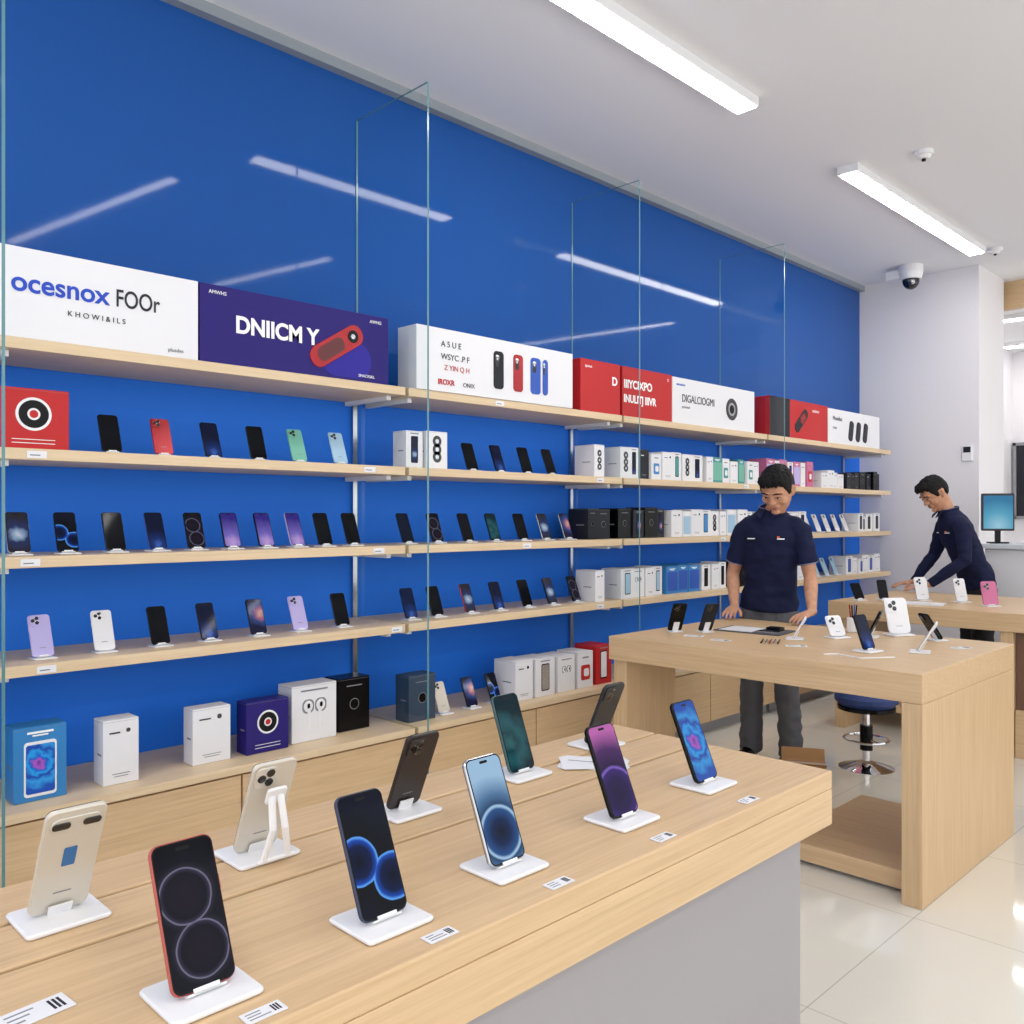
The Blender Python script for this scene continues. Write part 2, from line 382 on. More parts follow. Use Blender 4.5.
# ------------------------------------------------------------------ phones
def phone(loc,rot,w=.072,L=.15,tilt=22,scr=None,body=None,show='front',plate=(.075,.075,.005),lens=2,label=None,frame=None,strut=.34):
    b=MB(); scr=scr or SC[6]; body=body or BLACK; frame=frame or body
    pw_,pd,ph=plate; t=.0085
    b.slab(pw_,pd,ph,.008,WHITE,T(0,0,ph/2)@RX(-H90),cz=0)
    th=-D(tilt)
    M=T(0,-pd*.08,ph+.003)@RX(th)
    flip=show=='back'
    Mb=M@(RZ(PI) if flip else Matrix())
    r=w*.15
    b.slab(w,L,t,r,frame,Mb)
    b.face(w-.003,L-.003,r-.001,BLACK,-t/2-.0002,Mb,cz=L/2)
    b.face(w-.0075,L-.0075,r-.003,scr,-t/2-.0005,Mb,cz=L/2)
    b.face(w*.22,.0045,.0022,BLACK,-t/2-.0007,Mb,cz=L-.010)
    b.face(w-.003,L-.003,r-.001,body,t/2+.0002,Mb,cz=L/2)
    if lens==3:
        b.slab(w*.82,w*.3,.003,w*.14,frame,Mb,cz=L-w*.28,cy=t/2+.0015)
        for cx in (-w*.25,w*.25):
            b.slab(w*.3,w*.14,.002,w*.06,LENS,Mb,cx=cx,cz=L-w*.28,cy=t/2+.004)
    else:
        isl=body if lens==2 else frame
        b.slab(w*.46,w*.5,.003,w*.1,isl,Mb,cx=w*.2,cz=L-w*.32,cy=t/2+.0015)
        for cx,cz in ((w*.12,L-w*.2),(w*.12,L-w*.42),(w*.3,L-w*.31)):
            b.cyl(w*.085,.0025,LENS,Mb@T(cx,t/2+.003,cz)@RX(-H90),n=16)
            b.cyl(w*.095,.0012,STEEL,Mb@T(cx,t/2+.003,cz)@RX(-H90),n=16)
    if label: b.face(w*.22,w*.42,.002,label,t/2+.0006,Mb,cx=0,cz=L*.55)
    b.face(w*.3,.0022,.0004,GREYTX,t/2+.0006,Mb,cz=L*.2)
    b.box(w/2-.0005,w/2+.0008,-.0015,.0015,L*.6,L*.7,frame,Mb)
    b.box(-w*.2,w*.2,-.003-t/2,-t/2-.0008,-.0025,.004,WHITE,M)
    b.box(-w*.3,w*.3,-t/2-.003,t/2+.004,-.003,-.0005,WHITE,M)
    b.box(-w*.2,w*.2,t/2+.0038,t/2+.0062,-.003,L*strut,WHITE,M)
    return b.obj('smartphone_on_stand',loc,rot)

SX=.29
Z2,Z3,Z4=SH[1]+.0008,SH[2]+.0008,SH[3]+.0008
for y,sc,bd,sh in ((1.234,6,BLACK,'front'),(1.426,0,REDM,'back'),(1.626,7,BLACK,'front'),(1.822,6,DARK,'front'),(2.014,0,GREEN,'back'),(2.221,0,SKYB,'back'),(3.013,6,BLACK,'front'),(3.211,7,BLACK,'front'),(3.414,6,BLACK,'front'),(3.606,6,DARK,'front')):
    phone((SX,y,Z2),H90+random.uniform(-.06,.06),scr=SC[sc],body=bd,show=sh)
for y,sc,bd,sh in ((.927,10,DARK,'front'),(1.083,1,BLACK,'front'),(1.248,6,DARK,'front'),(1.403,7,BLUEC,'front'),(1.556,0,BLACK,'front'),(1.707,8,BLACK,'front'),(1.858,8,BLACK,'front'),(2.004,8,LILAC,'front'),(2.143,6,BLACK,'front'),(2.29,6,BLACK,'front'),
    (2.60,6,BLACK,'front'),(2.782,0,DARK,'front'),(2.986,6,BLACK,'front'),(3.175,3,BLACK,'front'),(3.383,6,BLACK,'front'),(3.565,10,BLACK,'front'),(3.748,9,BLACK,'front')):
    phone((SX,y,Z3),H90+random.uniform(-.06,.06),scr=SC[sc],body=bd,show=sh,frame=STEEL if sc in (10,9) else None)
for y,sc,bd,sh in ((1.002,6,LILAC,'back'),(1.209,0,CARD,'back'),(1.414,6,BLACK,'front'),(1.609,7,BLACK,'front'),(1.822,9,BLACK,'front'),(2.019,8,LILAC,'back'),(2.231,6,DARK,'front'),
    (2.62,7,BLACK,'front'),(2.782,6,BLACK,'front'),(2.999,10,REDM,'front'),(3.204,7,BLACK,'front'),(3.415,6,BLACK,'front'),(3.614,10,BLACK,'front'),(3.818,0,BLACK,'front')):
    phone((SX,y,Z4),H90+random.uniform(-.06,.06),scr=SC[sc],body=bd,show=sh)
for y,sc,bd,sh in ((2.78,6,CREAM,'back'),(2.965,9,BLACK,'front'),(3.13,1,BLACK,'front')):
    phone((SX+.05,y,.4608),H90,scr=SC[sc],body=bd,show=sh)

# ------------------------------------------------------------------ retail boxes
def rbox(loc,rot,w,d,h,m,kind='text',acc=None,acc2=None):
    b=MB(); b.slab(w,h,d,.002,m,c=.0012,n=1)
    b.box(-w/2-.0004,w/2+.0004,-d/2-.0004,d/2+.0004,h*.97,h*.973,GREYTX)
    f=-d/2-.0008; acc=acc or DKTX
    if kind=='text':
        b.face(w*.3,h*.025,.001,acc,f,None,cx=-w*.18,cz=h*.8); b.face(w*.12,w*.12,w*.05,LENS,f,None,cx=w*.2,cz=h*.82)
        b.face(w*.4,h*.012,.001,GREYTX,f,None,cx=0,cz=h*.12); b.face(w*.5,h*.012,.001,GREYTX,f,None,cx=0,cz=h*.16)
    elif kind=='phone':
        b.slab(w*.42,h*.72,.0015,w*.06,BLACK,None,cz=h*.5,cy=f); b.face(w*.36,h*.66,w*.04,acc,f-.001,None,cz=h*.5); b.face(w*.5,h*.03,.001,GREYTX,f,None,cz=h*.93)
    elif kind=='cover':
        b.face(w*.86,h*.70,w*.05,acc,f,None,cz=h*.45); b.face(w*.5,h*.03,.001,WTX,f,None,cz=h*.9); b.face(w*.3,h*.02,.001,WTX,f,None,cz=h*.86)
    elif kind=='tablet':
        b.slab(w*.62,h*.74,.0015,w*.07,WHITE,None,cz=h*.43,cy=f); b.face(w*.55,h*.66,w*.05,acc,f-.001,None,cz=h*.43); b.face(w*.5,h*.03,.001,WTX,f,None,cz=h*.92); b.face(w*.3,h*.02,.001,WTX,f,None,cz=h*.88)
    elif kind=='lens':
        b.face(w*.50,w*.50,w*.25,WHITE,f,None,cx=-.0,cz=h*.58,n=8); b.face(w*.42,w*.42,w*.21,BLACK,f-.0005,None,cz=h*.58,n=8); b.face(w*.18,w*.18,w*.09,WHITE,f-.001,None,cz=h*.58,n=8); b.face(w*.12,w*.12,w*.06,acc,f-.0015,None,cz=h*.58,n=8)
        for q in (.1,.16): b.face(w*.6,h*.012,.001,WHITE,f,None,cz=h*q)
    elif kind=='buds':
        for s_ in (-1,1):
            b.ell((s_*w*.14,f,h*.62),(w*.1,.003,w*.11),WHITE); b.slab(w*.07,h*.4,.004,w*.03,WHITE,None,cx=s_*w*.12,cz=h*.42,cy=f); b.face(w*.06,w*.1,w*.03,BLACK,f-.0045,None,cx=s_*w*.14,cz=h*.63)
            b.face(w*.26,w*.27,w*.1,GREYTX,f+.0002,None,cx=s_*w*.14,cz=h*.62)
        b.face(w*.6,h*.03,.001,GREYTX,f,None,cz=h*.9)
    elif kind=='cams':
        for cz in (.74,.52,.32): b.face(w*.42,w*.42,w*.21,LENS,f,None,cz=h*cz,n=8); b.face(w*.16,w*.16,w*.08,STEEL,f-.0005,None,cz=h*cz,n=8)
    elif kind=='dark':
        b.face(w*.5,h*.02,.001,GREYTX,f,None,cz=h*.85); b.face(w*.3,w*.3,w*.15,GREYM,f,None,cz=h*.5,n=8); b.face(w*.27,w*.27,w*.13,BLACK,f-.0005,None,cz=h*.5,n=8)
    elif kind=='swoosh':
        b.face(w*.6,h*.42,w*.1,acc,f,None,cz=h*.42); b.face(w*.34,h*.22,w*.1,acc2 or WHITE,f-.0005,None,cx=w*.05,cz=h*.42); b.face(w*.4,h*.04,.001,GREYTX,f,None,cz=h*.84)
    b.box(-w/2-.0006,-w/2+.001,-d*.3,d*.1,h*.45,h*.48,GREYTX)
    return b.obj('retail_box',loc,rot)
BZ=.461
rbox((.32,.97,BZ),H90,.165,.10,.25,LBLUE,'tablet',SC[5])
rbox((.33,1.235,BZ),H90,.125,.09,.23,CARD,'text')
rbox((.31,1.59,BZ),H90,.155,.08,.215,CARD,'text')
rbox((.32,1.825,BZ),H90,.19,.08,.21,PURPLE,'lens',RED)
rbox((.28,2.06,BZ),H90,.22,.11,.24,CARD,'buds')
rbox((.25,2.285,BZ),H90,.165,.11,.235,BLACK,'dark')
rbox((.33,2.615,BZ),H90,.16,.10,.215,mat('slate_card',c8(50,68,90),.4),'dark')
for y,w,h,m,k,a in ((3.28,.13,.205,CARD,'text',None),(3.44,.15,.2,CARD,'phone',STEEL),(3.61,.14,.195,CARD,'buds',None),(3.77,.13,.2,CARD,'swoosh',RED),(3.93,.14,.22,RED,'phone',CARD)):
    rbox((.32,y,BZ),H90,w,.16,h,m,k,a)
rbox((.32,.955,Z2),H90,.225,.06,.205,RED,'lens',RED)
rbox((.29,2.60,Z2),H90,.10,.1,.175,CARD,'phone',SC[10]); rbox((.30,2.73,Z2),H90,.13,.1,.18,CARD,'cams')
def bank(y0,y1,z,spec,hmin,hmax,x=.27):
    y=y0;i=0
    while y<y1-.05:
        w=random.uniform(.075,.13); m,k,a=spec[i%len(spec)]; h=random.uniform(hmin,hmax)
        if y+w>y1: break
        rbox((x+random.uniform(-.01,.02),y+w/2,z),H90,w,.15,h,m,k,a); y+=w+.006; i+=1
bank(3.90,4.08,Z2,[(CARD,'cams',None),(CARD,'text',None)],.17,.19)
bank(4.14,5.05,Z2,[(CARD,'cams',None),(CARD,'phone',SC[7]),(DARK,'text',WTX),(CARD,'swoosh',LBLUE),(CARD,'text',BLTX),(CARD,'phone',TEAL)],.16,.19)
bank(5.07,5.76,Z2,[(CARD,'text',None),(TEAL,'cover',GREEN),(CARD,'swoosh',TEAL)],.15,.18)
bank(5.85,6.7,Z2,[(PINK,'cover',LILAC),(CARD,'text',None),(PINK,'swoosh',RED),(CARD,'phone',SC[8])],.18,.2)
bank(6.72,7.2,Z2,[(CARD,'text',None)],.12,.15)
bank(7.22,7.95,Z2,[(DARK,'text',WTX),(BLACK,'dark',None)],.13,.17)
bank(3.86,4.07,Z3,[(DARK,'dark',None)],.17,.19)
bank(4.14,4.64,Z3,[(BLACK,'dark',None),(DARK,'phone',SC[9])],.17,.19)
bank(4.66,5.76,Z3,[(CARD,'text',None),(CARD,'cover',SKYB),(CARD,'text',None),(CARD,'phone',LBLUE),(CARD,'cams',None)],.16,.18)
bank(5.85,6.5,Z3,[(CARD,'text',None),(CARD,'phone',SC[7])],.15,.17)
for y in (6.65,6.82,6.99,7.16,7.33): phone((SX,y,Z3),H90,body=CARD,show='back',scr=SC[10])
bank(7.42,7.95,Z3,[(CARD,'phone',DARK)],.12,.16)
bank(3.9,4.08,Z4,[(CARD,'text',None)],.18,.19)
bank(4.14,4.6,Z4,[(CARD,'phone',SKYB),(CARD,'buds',None),(CARD,'text',None)],.17,.19)
bank(4.62,5.0,Z4,[(LBLUE,'cover',BLUEC)],.17,.18)
bank(5.02,5.4,Z4,[(CARD,'phone',BLACK),(CARD,'text',RED)],.17,.19)
bank(5.42,5.77,Z4,[(BLACK,'dark',None)],.17,.18)
bank(5.85,6.5,Z4,[(CARD,'text',None),(LBLUE,'phone',WHITE)],.15,.17)
for y in (6.62,6.79,6.96,7.13): phone((SX,y,Z4),H90,body=SKYB,show='back',scr=SC[10])
bank(7.22,7.95,Z4,[(CARD,'phone',BLUEC),(CARD,'text',None)],.12,.16)

# ------------------------------------------------------------------ front display table
root=empty('display_table',(2.40,.7,0))
def child(b,name,bevel=.003,rt=None):
    rt=rt or root
    o=b.obj(name,parent=rt,bevel=bevel); o.matrix_parent_inverse=Matrix.Translation(rt.location).inverted(); return o
TY0,TY1=-.6,1.90
for i,(a,c) in enumerate(((2.09,2.226),(2.235,2.366),(2.375,2.71))):
    b=MB(); b.box(a,c,TY0,TY1,.81,.85,OAKY); child(b,'plank_%d'%(i+1))
b=MB(); b.box(2.674,2.71,TY0,TY1,.73,.8095,OAKY); b.box(2.09,2.126,TY0,TY1,.73,.8095,OAKY); b.box(2.126,2.674,TY1-.036,TY1,.73,.8095,OAKX); b.box(2.13,2.67,TY0,TY1-.04,.78,.8095,OAKY); child(b,'apron',.002)
b=MB(); b.box(2.16,2.66,TY0+.05,1.85,0,.775,mat('warm_grey_laminate',c8(160,156,158),.5)); child(b,'pedestal',.003)
TZ=.8508
PL=(.112,.102,.007)
FR=H90; BK=-H90
phone((2.262,.426,TZ),BK,.08,.185,27,SC[6],CREAM,plate=PL,lens=3,label=mat('blue_sticker',c8(50,110,170),.5),strut=.09)
phone((2.597,.478,TZ),FR,.080,.172,24,SC[0],BLACK,plate=PL,frame=mat('coral_frame',c8(176,78,70),.3))
phone((2.248,.741,TZ),BK,.08,.175,24,SC[6],CREAM,plate=PL,strut=.1)
b=MB()
M=T(.0,.006,.010)@RX(-D(24))
top=M@Vector((0,.0075,.115)); 
b.slab(.036,.03,.006,.006,WHITE,M,cz=.118,cy=.0095)
for sx_ in (-1,1):
    p1=Vector((sx_*.022,.062,.012)); b.tube([top+Vector((sx_*.008,.004,0)),top.lerp(p1,.5)+Vector((0,.012,0)),p1],[(.0065,.004)]*3,WHITE,seg=8)
b.tube([(-.03,.062,.011),(.03,.062,.011)],[.004]*2,WHITE,seg=8)
b.obj('easel_clip',(2.248,.741,TZ),BK)
phone((2.596,.742,TZ),FR,.080,.172,23.6,SC[1],BLACK,plate=PL,frame=mat('navy_frame',c8(40,50,80),.3))
phone((2.253,1.05,TZ),BK,.078,.165,24,SC[6],mat('umber_body',c8(50,43,42),.3,spec=.3),plate=PL,strut=.12)
phone((2.582,.997,TZ),FR,.080,.172,23,SC[2],BLACK,plate=PL,frame=STEEL)
phone((2.24,1.379,TZ),FR,.078,.17,21,SC[3],BLACK,plate=PL,frame=mat('teal_frame',c8(50,90,95),.3))
phone((2.577,1.31,TZ),FR,.080,.172,23,SC[4],BLACK,plate=PL)
phone((2.20,1.691,TZ),BK,.078,.165,24,SC[6],mat('graphite_body',c8(44,46,49),.3,spec=.3),plate=PL,strut=.12)
phone((2.566,1.603,TZ),FR,.080,.172,23,SC[5],BLACK,plate=PL)
def pcard(x,y,z,rot,w=.06,h=.026,name='price_card'):
    b=MB(); b.box(-w/2,w/2,-h/2,h/2,0,.0012,CARD)
    for q in (-.25,.0,.25): b.box(-w*.4,-w*.4+w*random.uniform(.2,.55),h*q-h*.035,h*q+h*.035,.0012,.0015,GREYTX)
    for q in range(3): b.box(w*(.22+q*.07),w*(.26+q*.07),-h*.3,h*.3,.0012,.0016,DKTX)
    return b.obj(name,(x,y,z),rot)
for x,y in ((2.685,.51),(2.685,.774),(2.685,1.014),(2.685,1.29),(2.685,1.58)): pcard(x,y,TZ,H90,.05,.024)
pcard(2.50,.325,TZ,H90+.1,.075,.04)
b=MB()
for k in range(4):
    b.box(-.075,.075,-.05,.05,.0008*k,.0008*(k+1),CARD,RZ(.12*k))
b.box(-.06,.02,.0,.004,.0033,.0036,GREYTX); b.obj('leaflet_stack',(2.30,1.56,TZ),.5)

# ------------------------------------------------------------------ second display table
root=empty('service_table',(1.69,3.82,0))
b=MB(); b.box(.96,2.40,3.28,4.36,.74,.85,OAKX); child(b,'top')
b=MB(); b.box(2.325,2.40,3.28,4.36,0,.7395,OAKZ); child(b,'end_panel')
b=MB(); b.box(.975,1.05,3.30,3.70,0,.7395,OAKZ); child(b,'leg')
b=MB(); b.box(1.80,2.324,3.36,4.15,0.02,.09,OAKX); b.box(1.84,2.32,3.4,4.1,0,.02,GREYM); child(b,'plinth_shelf')
root=empty('service_table',(2.1,6.2,0))
b=MB(); b.box(.90,3.4,5.70,6.86,.74,.85,OAKX); child(b,'top')
b=MB(); b.box(.93,1.0,5.74,6.80,0,.7395,OAKZ); b.box(1.95,2.02,5.72,6.8,0,.7395,OAKZ); b.box(3.3,3.37,5.72,6.8,0,.7395,OAKZ); child(b,'panels')
b=MB(); b.box(2.025,3.295,5.74,5.78,0,.28,OAKX); b.box(2.025,3.295,5.76,5.79,.28,.7395,mat('brown_panel',c8(110,80,62),.6)); b.box(1.005,1.945,5.9,6.7,.12,.17,OAKX); child(b,'front_panel')

t2=.8508
phone((1.10,3.62,t2),H90+2.6,.075,.155,28,SC[6],BLACK,plate=(.07,.06,.005))
phone((1.21,3.72,t2),H90+2.7,.075,.155,28,SC[6],DARK,plate=(.07,.06,.005))
phone((2.04,3.66,t2),H90-.2,.08,.15,20,SC[7],BLACK,plate=(.1,.09,.008))
phone((2.20,3.80,t2),BK+.3,.07,.14,30,SC[6],CARD,plate=(.09,.08,.006))
phone((2.12,4.22,t2),H90+1.0,.07,.14,35,SC[7],BLACK,plate=(.08,.07,.006))
phone((1.93,4.27,t2),H90-.5,.125,.17,14,SC[6],CARD,show='back',plate=(.12,.09,.008))
phone((1.76,3.98,t2),H90-.4,.09,.10,25,SC[6],CARD,show='back',plate=(.1,.08,.006))
phone((1.64,3.80,t2),BK+.4,.07,.11,30,SC[6],CARD,plate=(.09,.08,.006))
phone((1.86,4.11,t2),BK+.2,.07,.13,25,SC[6],BLACK,plate=(.08,.07,.006))
b=MB()
b.box(-.17,.17,-.11,.11,0,.004,mat('grey_mat',c8(70,72,78),.7)); b.box(-.15,.02,-.09,.09,.004,.006,CARD); b.box(.04,.15,-.08,-.02,.004,.012,STEEL); b.box(.05,.12,.02,.08,.004,.02,BLACK)
b.obj('repair_mat',(1.36,3.93,t2),.1)
for x,y,r in ((1.25,3.56,.3),(1.42,3.52,.1),(1.75,3.6,.6),(2.28,4.05,1.2)): pcard(x,y,t2,r,.09,.05)
b=MB()
for i in range(5):
    b.tube([(i*.018,-.06,.006),(i*.018+.01,.06,.006)],[.004,.0025],(BLACK,STEEL,REDM,STEEL,BLACK)[i],seg=8)
b.obj('screwdriver_set',(1.58,3.60,t2),.5)
b=MB(); b.tube([(0,0,.003),(.05,.03,.003),(.09,.0,.003),(.14,-.04,.003),(.2,.0,.003),(.26,.05,.003)],[.0028]*6,WHITE,seg=8); b.obj('charging_cable',(1.95,3.45,t2),.3)
b=MB(); b.cyl(.03,.07,WHITE,n=20,c=.003)
for i in range(4): b.tube([(.008*math.cos(i*1.6),.008*math.sin(i*1.6),.02),(.018*math.cos(i*1.6),.018*math.sin(i*1.6),.13)],[.0035,.0035],(BLACK,BLUEC,REDM,BLACK)[i],seg=8)
b.obj('pen_holder',(1.72,4.24,t2),0)
phone((1.35,6.15,t2),H90-.5,.1,.15,14,SC[6],CARD,show='back',plate=(.1,.08,.006))
phone((1.58,6.2,t2),H90-.5,.09,.15,14,SC[10],CARD,show='back',plate=(.1,.08,.006))
phone((1.80,6.05,t2),H90-.6,.11,.15,12,SC[6],PINK,show='back',plate=(.1,.08,.006))
phone((2.05,6.3,t2),H90-.6,.09,.16,12,SC[7],BLACK,plate=(.1,.08,.006))
phone((1.15,6.0,t2),H90-.5,.075,.13,14,SC[6],BLACK,plate=(.08,.07,.006))
phone((1.05,5.85,t2),H90-.5,.075,.12,30,SC[6],BLACK,plate=(.08,.07,.006))
rbox((1.95,6.6,t2),H90-.7,.14,.1,.12,CARD,'text'); rbox((2.2,6.6,t2),H90-.7,.16,.12,.17,CARD,'phone',DARK)
b=MB(); b.box(-.12,.12,-.09,.09,0,.006,CARD); b.box(-.1,.05,-.05,-.04,.006,.0065,GREYTX); b.obj('leaflet_stack',(1.45,5.9,t2),.2)

# counter with monitor
root=empty('reception_counter',(1.9,7.75,0))
b=MB(); b.box(1.29,2.6,7.62,7.92,0,1.16,CARD); child(b,'body',.01)
b=MB(); b.box(1.27,2.62,7.58,7.95,1.1605,1.20,mat('pale_grey_top',c8(215,220,226),.3)); child(b,'counter_top',.005)
b=MB()
b.slab(.24,.30,.03,.01,mat('monitor_shell',c8(40,42,46),.4),T(0,0,.10)); b.face(.215,.265,.004,screen('wp_monitor',[(.5,.1)],[(0,(.35,.6,.75,1)),(.5,(.1,.38,.55,1)),(1,(.04,.2,.38,1))],em=.8),-.0158,T(0,0,.117),cz=.133)
b.box(-.02,.02,-.01,.01,.01,.12,BLACK); b.slab(.14,.12,.012,.01,BLACK,T(0,0,.006)@RX(-H90),cz=0)
b.obj('desktop_monitor',(1.35,7.74,1.201),D(32))
rbox((1.66,7.75,1.201),D(30),.1,.06,.1,CARD,'swoosh',ORANGE)
b=MB(); b.slab(.09,.14,.02,.012,WHITE); b.face(.06,.05,.004,DARK,-.0105,cz=.1); b.obj('wall_card_reader',(.96,WE-.011,1.9),0)

# ------------------------------------------------------------------ stool, carton
b=MB(); NAVYS=mat('navy_upholstery',c8(40,62,118),.6)
b.cyl(.17,.08,NAVYS,T(0,0,.35),c=.028,n=32); b.cyl(.155,.02,BLACK,T(0,0,.33),n=32); b.cyl(.022,.30,CHROME,T(0,0,.04),n=16); b.cyl(.035,.14,BLACK,T(0,0,.10),n=16)
b.cyl(.15,.03,CHROME,T(0,0,0),r2=.05,n=32)
pts=[(.12*math.cos(a*PI/10),.12*math.sin(a*PI/10),.16) for a in range(20)]
b.tube(pts,[.008]*20,CHROME,closed=True,seg=8,side=(0,0,1)); b.tube([(-.12,0,.16),(.12,0,.16)],[.007,.007],CHROME,seg=8)
b.tube([(-.02,.12,.38),(-.02,.2,.44),(-.02,.2,.50)],[.01]*3,CHROME,seg=8)
b.slab(.22,.12,.03,.03,NAVYS,T(-.02,.19,.46))
b.obj('swivel_stool',(1.49,4.93,0),-.6)
b=MB(); CB=mat('cardboard',c8(176,134,90),.8)
b.box(-.11,.11,-.075,.075,0,.12,CB); b.add([(-.11,-.075,.12),(.11,-.075,.12),(.11,-.14,.15),(-.11,-.14,.15)],[(0,1,2,3)],CB); b.add([(-.11,.075,.12),(.11,.075,.12),(.11,.12,.17),(-.11,.12,.17)],[(0,1,2,3)],CB); b.box(-.11,.11,-.012,.012,.12,.121,CREAM)
b.obj('cardboard_carton',(1.40,4.36,0),.5)

# ------------------------------------------------------------------ ceiling fixtures
def fixture(x,y,L,rot=0,w=.13):
    b=MB(); b.box(-w/2,w/2,-L/2,L/2,-.05,0,WHITE); b.box(-w/2+.012,w/2-.012,-L/2+.012,L/2-.012,-.056,-.0501,EMIT)
    b.obj('linear_ceiling_light',(x,y,CEIL-.0005),rot)
fixture(1.2,3.37,1.54); fixture(1.2,6.53,2.4); fixture(1.2,-.7,2.4)
fixture(2.92,2.24,2.2,D(-99),.08); fixture(3.35,3.93,1.5,D(-101),.08); fixture(3.1,7.95,2.2,D(-98),.08)
for yy in (-1.5,1,5.5,9): fixture(5.6,yy,2.4)
fixture(3.4,-1.5,2.4)
fixture(.95,10.6,1.5,H90); fixture(.8,12.3,1.4,H90)
for x,y in ((1.61,5.46),(1.30,7.85)):
    b=MB(); b.cyl(.03,.02,WHITE,T(0,0,-.045),r2=.045); b.cyl(.055,.025,WHITE,T(0,0,-.025)); b.cyl(.012,.012,BLACK,T(0,0,-.056))
    b.obj('smoke_detector',(x,y,CEIL-.0005))
b=MB(); b.cyl(.10,.05,WHITE,T(0,0,-.05),n=28); b.cyl(.085,.07,WHITE,T(0,0,-.12),r2=.10,n=28); b.ell((0,0,-.13),(.07,.07,.075),LENS); b.ell((.03,-.05,-.15),(.025,.025,.025),STEEL)
b.box(-.2,-.02,-.045,.045,-.10,-.03,WHITE); 
b.obj('dome_security_camera',(.62,7.88,CEIL-.0005),0)

#PEOPLE-START
def remeshed(mb,name,voxel,iters,parent,post=None):
    me=mb.mesh(name+'_src'); o=bpy.data.objects.new(name+'_src',me); S.collection.objects.link(o)
    r=o.modifiers.new('r','REMESH'); r.mode='VOXEL'; r.voxel_size=voxel
    s=o.modifiers.new('s','SMOOTH'); s.factor=.5; s.iterations=iters
    dg=bpy.context.evaluated_depsgraph_get(); dg.update()
    nm=bpy.data.meshes.new_from_object(o.evaluated_get(dg)); nm.name=name
    bpy.data.objects.remove(o)
    nm.materials.clear(); nm.materials.append(mb.mats[0])
    if post:
        for v in nm.vertices: v.co=post(v.co)
    for p in nm.polygons: p.use_smooth=True; p.material_index=0
    q=bpy.data.objects.new(name,nm); S.collection.objects.link(q); q.parent=parent
    return q
SKIN=mat('skin',c8(204,154,124),.55,spec=.3,bs=28,mottle=.16)
LIP=mat('lips',c8(172,106,92),.5)
HAIR=mat('black_hair',c8(10,9,9),.6,bump=.3,bs=160,spec=.25)
NAVY=mat('navy_cotton',c8(17,24,58),.85,bump=.2,bs=22,spec=.3)
PIPE=mat('pale_piping',c8(120,130,165),.6)
TROU=mat('grey_trousers',c8(92,93,98),.85,bump=.25,bs=25,spec=.3)
BTRO=mat('black_trousers',c8(24,25,30),.8)
def hand(mb,w,d,s,n,curl,m):
    w=Vector(w);d=Vector(d).normalized();s=Vector(s);s=(s-d*s.dot(d)).normalized();n=Vector(n);n=(n-d*n.dot(d)-s*n.dot(s)).normalized()
    mb.tube([w-d*.03,w,w+d*.035,w+d*.07,w+d*.09],[(.025,.020),(.026,.018),(.034,.015),(.038,.013),(.036,.011)],m,side=s,seg=14)
    for off,Ln,sp in ((.029,.066,.07),(.0100,.075,.02),(-.0098,.069,-.03),(-.028,.054,-.10)):
        p=w+d*.088+s*off; dd=(d+s*sp).normalized(); P=[p-dd*.02,p];a=0
        for k,fr_ in enumerate((.42,.32,.26)):
            a+=curl[k]; q=dd*math.cos(a)-n*math.sin(a); p=p+q*Ln*fr_; P.append(p)
        mb.tube(P,[.0085,.0085,.008,.0074,.0062],m,seg=10)
    p=w+d*.025+s*.026-n*.004
    t1=(d*.75+s*.55-n*.3).normalized(); t2_=(d*.9+s*.2-n*.4).normalized()
    mb.tube([w+d*.01+s*.01,p,p+t1*.038,p+t1*.038+t2_*.028],[.014,.013,.010,.008],m,seg=10)
def pw(a,pts):
    for (a0,v0),(a1,v1) in zip(pts,pts[1:]):
        if a<=a1:
            t=(a-a0)/(a1-a0); t=t*t*(3-2*t); return v0+(v1-v0)*t
    return pts[-1][1]
